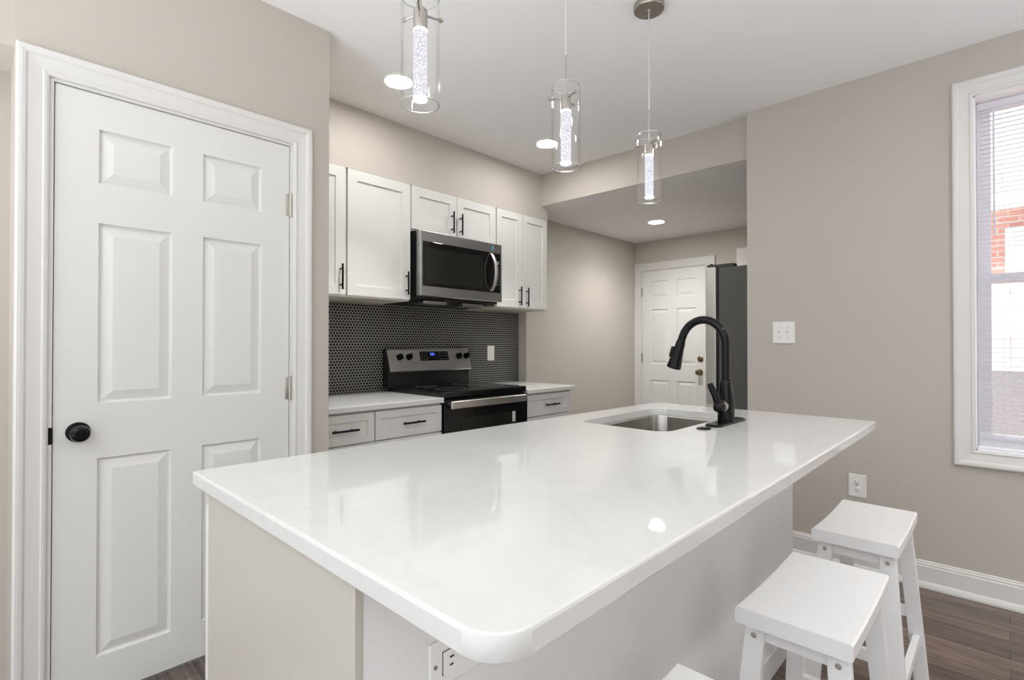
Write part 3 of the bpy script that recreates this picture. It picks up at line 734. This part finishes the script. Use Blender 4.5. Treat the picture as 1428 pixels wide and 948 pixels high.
# ------------------------------------------------------------------ faucet, air switch
FX, FY = 1.868, .730
fa = thing('faucet', (FX, FY, ZT), 'matte black gooseneck pull down faucet standing behind the island sink', 'faucet')
mb = MB(); dpc = [(FX-.132, FY-.029), (FX+.132, FY-.029), (FX+.132, FY+.029), (FX-.132, FY+.029)]
mb.loft([rounded(dpc, [.028]*4, i_, z_, 8) for i_, z_ in ((0, ZT+.0002), (0, ZT+.005), (.002, ZT+.0075), (.005, ZT+.0085))]); mb.build('deck_plate', M['black'], fa, smooth=True)
mb = MB(); mb.lathe([(.0285, .008), (.0290, .012), (.0285, .06), (.027, .085), (.0235, .115), (.0195, .145), (.0185, .150), (.0165, .152), (.0165, .157)], (FX, FY, ZT), n=32); mb.build('body', M['black'], fa, smooth=True)
pts = [(FX, FY, ZT+.15), (FX, FY, ZT+.20), (FX, FY, ZT+.245)]
ra = .084; zc_ = ZT+.278
for i in range(0, 21):
    a = PI*(1.0)*i/20*.90
    pts.append((FX, FY+ra-ra*math.cos(a), zc_+ra*1.12*math.sin(a)))
last = Vector(pts[-1]); prv = Vector(pts[-2]); dr = (last-prv).normalized()
pts.append(tuple(last+dr*.02))
mb = MB(); mb.tube(pts, .0148, 18); mb.build('gooseneck', M['black'], fa, smooth=True)
hd = last+dr*.016; dh = Vector((0, .30, -1)).normalized()
mb = MB(); mb.lathe([(.0155, -.004), (.0165, 0), (.0175, .008), (.0185, .030), (.0235, .075), (.0265, .098), (.0265, .104), (.024, .106), (0, .106)], hd, dh, 28)
head = mb.build('spray_head', M['black'], fa, smooth=True)
mb = MB(); c = hd+dh*.045+Vector((-.008, .019, .006)); mb.lathe([(.006, -.02), (.008, -.015), (.008, .018), (.006, .022)], c, dh, 12); mb.build('spray_button', M['black'], head, smooth=True)
mb = MB(); hc = Vector((FX-.024, FY, ZT+.063)); mb.lathe([(.0195, 0), (.0205, .004), (.0205, .020), (.019, .023)], hc, (-1, 0, 0), 24); mb.build('handle_ring', M['nickel'], fa, smooth=True)  # black ring given a paler nickel tone to stand in for its highlight
mb = MB(); mb.lathe([(.0195, 0), (.0205, .004), (.0190, .022), (.014, .029), (0, .031)], hc+Vector((-.0235, 0, 0)), (-1, 0, 0), 24)
mb.tube([hc+Vector((-.036, 0, .004)), hc+Vector((-.044, .005, .022)), hc+Vector((-.048, .010, .042)), hc+Vector((-.053, .020, .066)), hc+Vector((-.056, .025, .083))], [.0125, .0125, .0115, .0115, .0095], 14)
mb.build('lever_handle', M['black'], fa, smooth=True)
mb = MB(); mb.lathe([(.0235, 0), (.0235, .003), (.021, .0045), (.0175, .005), (.017, .004), (.0165, .006), (.013, .007), (0, .007)], (1.686, .733, ZT+.0002), n=28)
tag(mb.build('air_switch', M['black'], smooth=True), 'small round black button on the island top in front of the faucet', 'button')

# island outlet (sideways), on the long side
o4 = thing('island_outlet', (.530, IY0, .713), 'white sideways outlet on the island side below the near corner of the top', 'outlet')
f, bx = plate(o4, .530, IY0, .713, .116, .072, 'y')
dv = bx('device', -.0335, .0335, -.0168, .0168, .006, .0085, 'plastic', o4, .0006)
rim = MB(); 
for (a, b, c, d) in ((-.0348, -.0335, -.018, .018), (.0335, .0348, -.018, .018), (-.0348, .0348, -.018, -.0168), (-.0348, .0348, .0168, .018)):
    A, B = f(a, c, .0058), f(b, d, .0064); rim.box(A[0], B[0], A[1], B[1], A[2], B[2])
rim.build('device_gap', M['slot'], o4)
for u in (-.022, .016):
    mb = MB()
    for (a, b, c, d) in ((0, .007, -.0075, -.0045), (0, .008, .0045, .0075)):
        A, B = f(u+a, c, .0083), f(u+b, d, .0089); mb.box(A[0], B[0], A[1], B[1], A[2], B[2])
    mb.build('slots', M['slot'], dv)
for u in (-.048, .048):
    mb = MB(); mb.cyl(f(u, 0, .0055), f(u, 0, .0072), .0033, n=12); mb.build('screw', M['mark'], o4)

# ------------------------------------------------------------------ bar stools
def make_stool():
    t = thing('bar_stool', (0, 0, 0), '', 'bar stool', 'white saddle seat bar stools along the island')
    L, Wd, H, th = .212, .113, .610, .036
    mb = MB(); n = 16; R = []
    for i in range(n+1):
        u = -1+2*i/n; x = u*L; dz = -.007*(1-u*u)
        yw = Wd; b = .004
        z1 = H+dz; z0 = H-th+dz*.55
        R.append([(x, -yw+b, z0), (x, yw-b, z0), (x, yw, z0+b), (x, yw, z1-b), (x, yw-b, z1), (x, -yw+b, z1), (x, -yw, z1-b), (x, -yw, z0+b)])
    mb.loft(R); bmesh.ops.recalc_face_normals(mb.bm, faces=mb.bm.faces[:])
    mb.build('seat', M['stool'], t, smooth=True)
    zt = H-th-.002
    def cen(sx, sy, z): k = 1-z/zt; return (sx*(.168+.062*k), sy*(.080+.042*k))
    for sx in (-1, 1):
        for sy in (-1, 1):
            mb = MB(); hx, hy = .0125, .021
            r = []
            for z in (0, zt*.5, zt):
                cx, cy = cen(sx, sy, z); zz = z
                r.append([(cx-hx, cy-hy, zz), (cx+hx, cy-hy, zz), (cx+hx, cy+hy, zz), (cx-hx, cy+hy, zz)])
            mb.loft(r); bmesh.ops.bevel(mb.bm, geom=[e for e in mb.bm.edges if abs(e.verts[0].co.z-e.verts[1].co.z) > .05], offset=.003, segments=2, affect='EDGES')
            lg = mb.build('leg', M['stool'], t)
            cx, cy = cen(sx, sy, zt-.028); mb = MB()
            mb.lathe([(.0062, -.004), (.0062, .0012), (.004, .0016), (.0035, .0004), (0, .0004)], (cx+sx*hx, cy, zt-.028), (sx, 0, 0), 14)
            mb.build('screw', M['hinge'], lg)
    for sx in (-1, 1):     # short aprons and low stretchers between the two legs of an end
        cx, cy = cen(sx, 1, zt-.035); MB().box(cx-.009-sx*.006, cx+.009-sx*.006, -cy+.0213, cy-.0213, zt-.040, zt-.006, .002).build('apron', M['stool'], t)
        cx, cy = cen(sx, 1, .26); MB().box(cx-.010, cx+.010, -cy+.0213, cy-.0213, .245, .28, .002).build('stretcher', M['stool'], t)
    for sy in (-1, 1):     # long aprons and stretchers
        cx, cy = cen(1, sy, zt-.035); MB().box(-cx+.0127, cx-.0127, cy-.009, cy+.009, zt-.046, zt-.012, .002).build('apron', M['stool'], t)
        cx, cy = cen(1, sy, .17); MB().box(-cx+.0127, cx-.0127, cy-.010, cy+.010, .155, .19, .002).build('stretcher', M['stool'], t)
    return t
st = make_stool()
stools = [((1.402, .334), 'white saddle seat bar stool in the middle of the three, fully showing its seat'),
          ((2.074, .345), 'white saddle seat bar stool farthest along the island, in front of the wall outlet'),
          ((.690, .333), 'white saddle seat bar stool nearest the camera, only its seat corner in view')]
for i, ((x, y), lab) in enumerate(stools):
    o = st if i == 0 else copy_tree(st)
    o.location = (x, y, 0); o['label'] = lab

# ------------------------------------------------------------------ pendants
def make_pendant():
    t = thing('pendant_light', (0, 0, 1.795), '', 'pendant light', 'clear glass cylinder pendants over the island')
    zb = 1.795; zt_ = 2.069
    mb = MB(); mb.lathe([(.0625, ZC-.0005), (.0625, ZC-.020), (.060, ZC-.024), (.010, ZC-.0245), (.008, ZC-.030), (0, ZC-.030)], (0, 0, 0), n=36); mb.build('canopy', M['nickel'], t, smooth=True)
    MB().cyl((0, 0, 2.17), (0, 0, ZC-.028), .0022, n=8).build('cord', M['cord'], t)
    mb = MB(); mb.cyl((0, 0, 2.02), (0, 0, 2.175), .0030, n=10); mb.lathe([(.0182, 1.985), (.0182, 2.032), (.017, 2.036), (.005, 2.038), (.004, 2.05)], (0, 0, 0), n=24)
    sock = mb.build('socket', M['nickel'], t, smooth=True)
    for k_ in range(3):
        a = 2*PI*k_/3+math.radians(105); d = Vector((math.cos(a), math.sin(a), 0)); z_ = Vector((0, 0, 2.027))
        mb = MB(); mb.cyl(z_+d*.018, z_+d*.052, .003, n=8); mb.lathe([(.003, .050), (.0065, .0505), (.0065, .056), (.004, .058), (.004, .061), (0, .061)], z_, d, 12); mb.build('shade_arm', M['nickel'], sock, smooth=True)
    mb = MB(); ro_, ri_ = .049, .0458
    mb.lathe([(ri_, zt_), (ro_, zt_), (ro_, zb), (ri_, zb), (ri_, zt_)], (0, 0, 0), n=48, cap0=False, cap1=False); gs = mb.build('glass_shade', M['glass'], t, smooth=True)
    for zz in (zt_, zb): MB().lathe([(ri_-.0002, zz-.0012), (ro_+.0004, zz-.0012), (ro_+.0004, zz+.0012), (ri_-.0002, zz+.0012), (ri_-.0002, zz-.0012)], (0, 0, 0), n=48, cap0=False, cap1=False).build('polished_rim', M['rim'], gs, smooth=True)
    mb = MB(); mb.cyl((0, 0, 1.8115), (0, 0, 1.979), .0172, n=28); mb.build('crystal_tube', M['crystal'], t, smooth=True)
    for za, zb_ in ((1.9795, 1.9845), (1.8055, 1.811)): MB().lathe([(.0175, za), (.0175, zb_)], (0, 0, 0), n=28).build('crystal_cap', M['crystalend'], t, smooth=True)
    return t
pd = make_pendant()
pends = [((.784, 1.075), 'clear glass cylinder pendant nearest the camera, its cord cut off by the top edge'),
         ((1.384, 1.075), 'clear glass cylinder pendant hanging in the middle of the row'),
         ((1.947, 1.075), 'clear glass cylinder pendant farthest along the row, its round nickel canopy showing')]
for i, ((x, y), lab) in enumerate(pends):
    o = pd if i == 0 else copy_tree(pd)
    o.location = (x, y, 1.795+(.011, 0, 0)[i]); o['label'] = lab
    o.rotation_euler = (0, 0, (0, .45, .2)[i])

# ------------------------------------------------------------------ recessed lights
def downlight(x, y, zc, label, m='lamp', w=SPOT_W, sz=66):
    t = thing('recessed_light', (x, y, zc), label, 'recessed light', 'round recessed ceiling lights')
    mb = MB(); mb.lathe([(.086, -.0003), (.085, -.005), (.074, -.007), (.070, -.004), (.070, -.0003)], (x, y, zc), n=40, cap0=False, cap1=False); mb.build('trim_ring', M['plastic'], t, smooth=True)
    ld = bpy.data.lights.new('downlight_beam', 'SPOT'); ld.energy = w; ld.spot_size = math.radians(sz); ld.spot_blend = .8 if sz < 120 else 1.0; ld.shadow_soft_size = .065; ld.color = (1, .985, .955)
    lo = bpy.data.objects.new('downlight_beam', ld); COL.objects.link(lo); lo.parent = t; lo.location = (0, 0, -.012)
    mb = MB(); mb.lathe([(.0695, -.0005), (.0695, -.0035), (.066, -.0045), (0, -.005)], (x, y, zc), n=40); mb.build('lens', M[m], t, smooth=True)
downlight(1.580, 2.362, ZC, 'lit round recessed light in the main ceiling behind the nearest pendant')
downlight(2.799, 2.341, ZC, 'lit round recessed light in the main ceiling behind the middle pendant')
downlight(4.46, 2.39, ZH, 'lit round recessed light in the lower hall ceiling', 'lamphall', SPOT_HALL, 150)
downlight(2.35, -.55, ZC, 'added recessed fill light, out of view in the main ceiling near the window wall', 'lamp', SPOT_FILL, 105)  # unseen extra lamp, added to brighten the window wall
downlight(1.25, -.55, ZC, 'added recessed fill light, out of view in the main ceiling over the stools', 'lamp', SPOT_FILL, 105)  # second added lamp out of view, lifts the stools and low wall

# ------------------------------------------------------------------ outside the window
struct(MB().box(3.45, 30, -18, .6, -.5, .1).build('ground_outside', M['tan']))
nb = thing('neighbour_house', (9.5, -4, .1), 'red brick house seen through the blind', 'house')
MB().box(9.4, 14, -9, 3.5, .1, 2.98).build('brick_wall', M['brick'], nb)
MB().box(9.1, 14.3, -9.3, 3.8, 2.98, 3.14, .02).build('roof_edge', M['offwhite'], nb)
f1 = MB().box(9.34, 9.41, -.62, .02, 1.3, 2.72, .01).build('window_frame', M['offwhite'], nb)
MB().box(9.32, 9.345, -.54, -.06, 1.38, 2.64).build('pane', M['blind'], f1)
fe = thing('board_fence', (6.2, -2, .1), 'white board fence outside the lower sash', 'fence')
mb = MB(); y = -6.0
while y < .5:
    mb.box(6.19, 6.215, y, y+.14, .96, 1.80); y += .146
mb.build('boards', M['offwhite'], fe)
for y in (-5, -3, -1): MB().box(6.22, 6.32, y, y+.1, .1, 1.82).build('post', M['offwhite'], fe)
mb = MB(); mb.box(6.215, 6.25, -6, .5, 1.05, 1.12); mb.box(6.215, 6.25, -6, .5, 1.62, 1.69); mb.build('rail', M['offwhite'], fe)
tag(MB().box(6.18, 6.34, -6, .5, .1, .958).build('low_wall', M['greyconc']), 'grey low wall under the white board fence outside', 'wall')
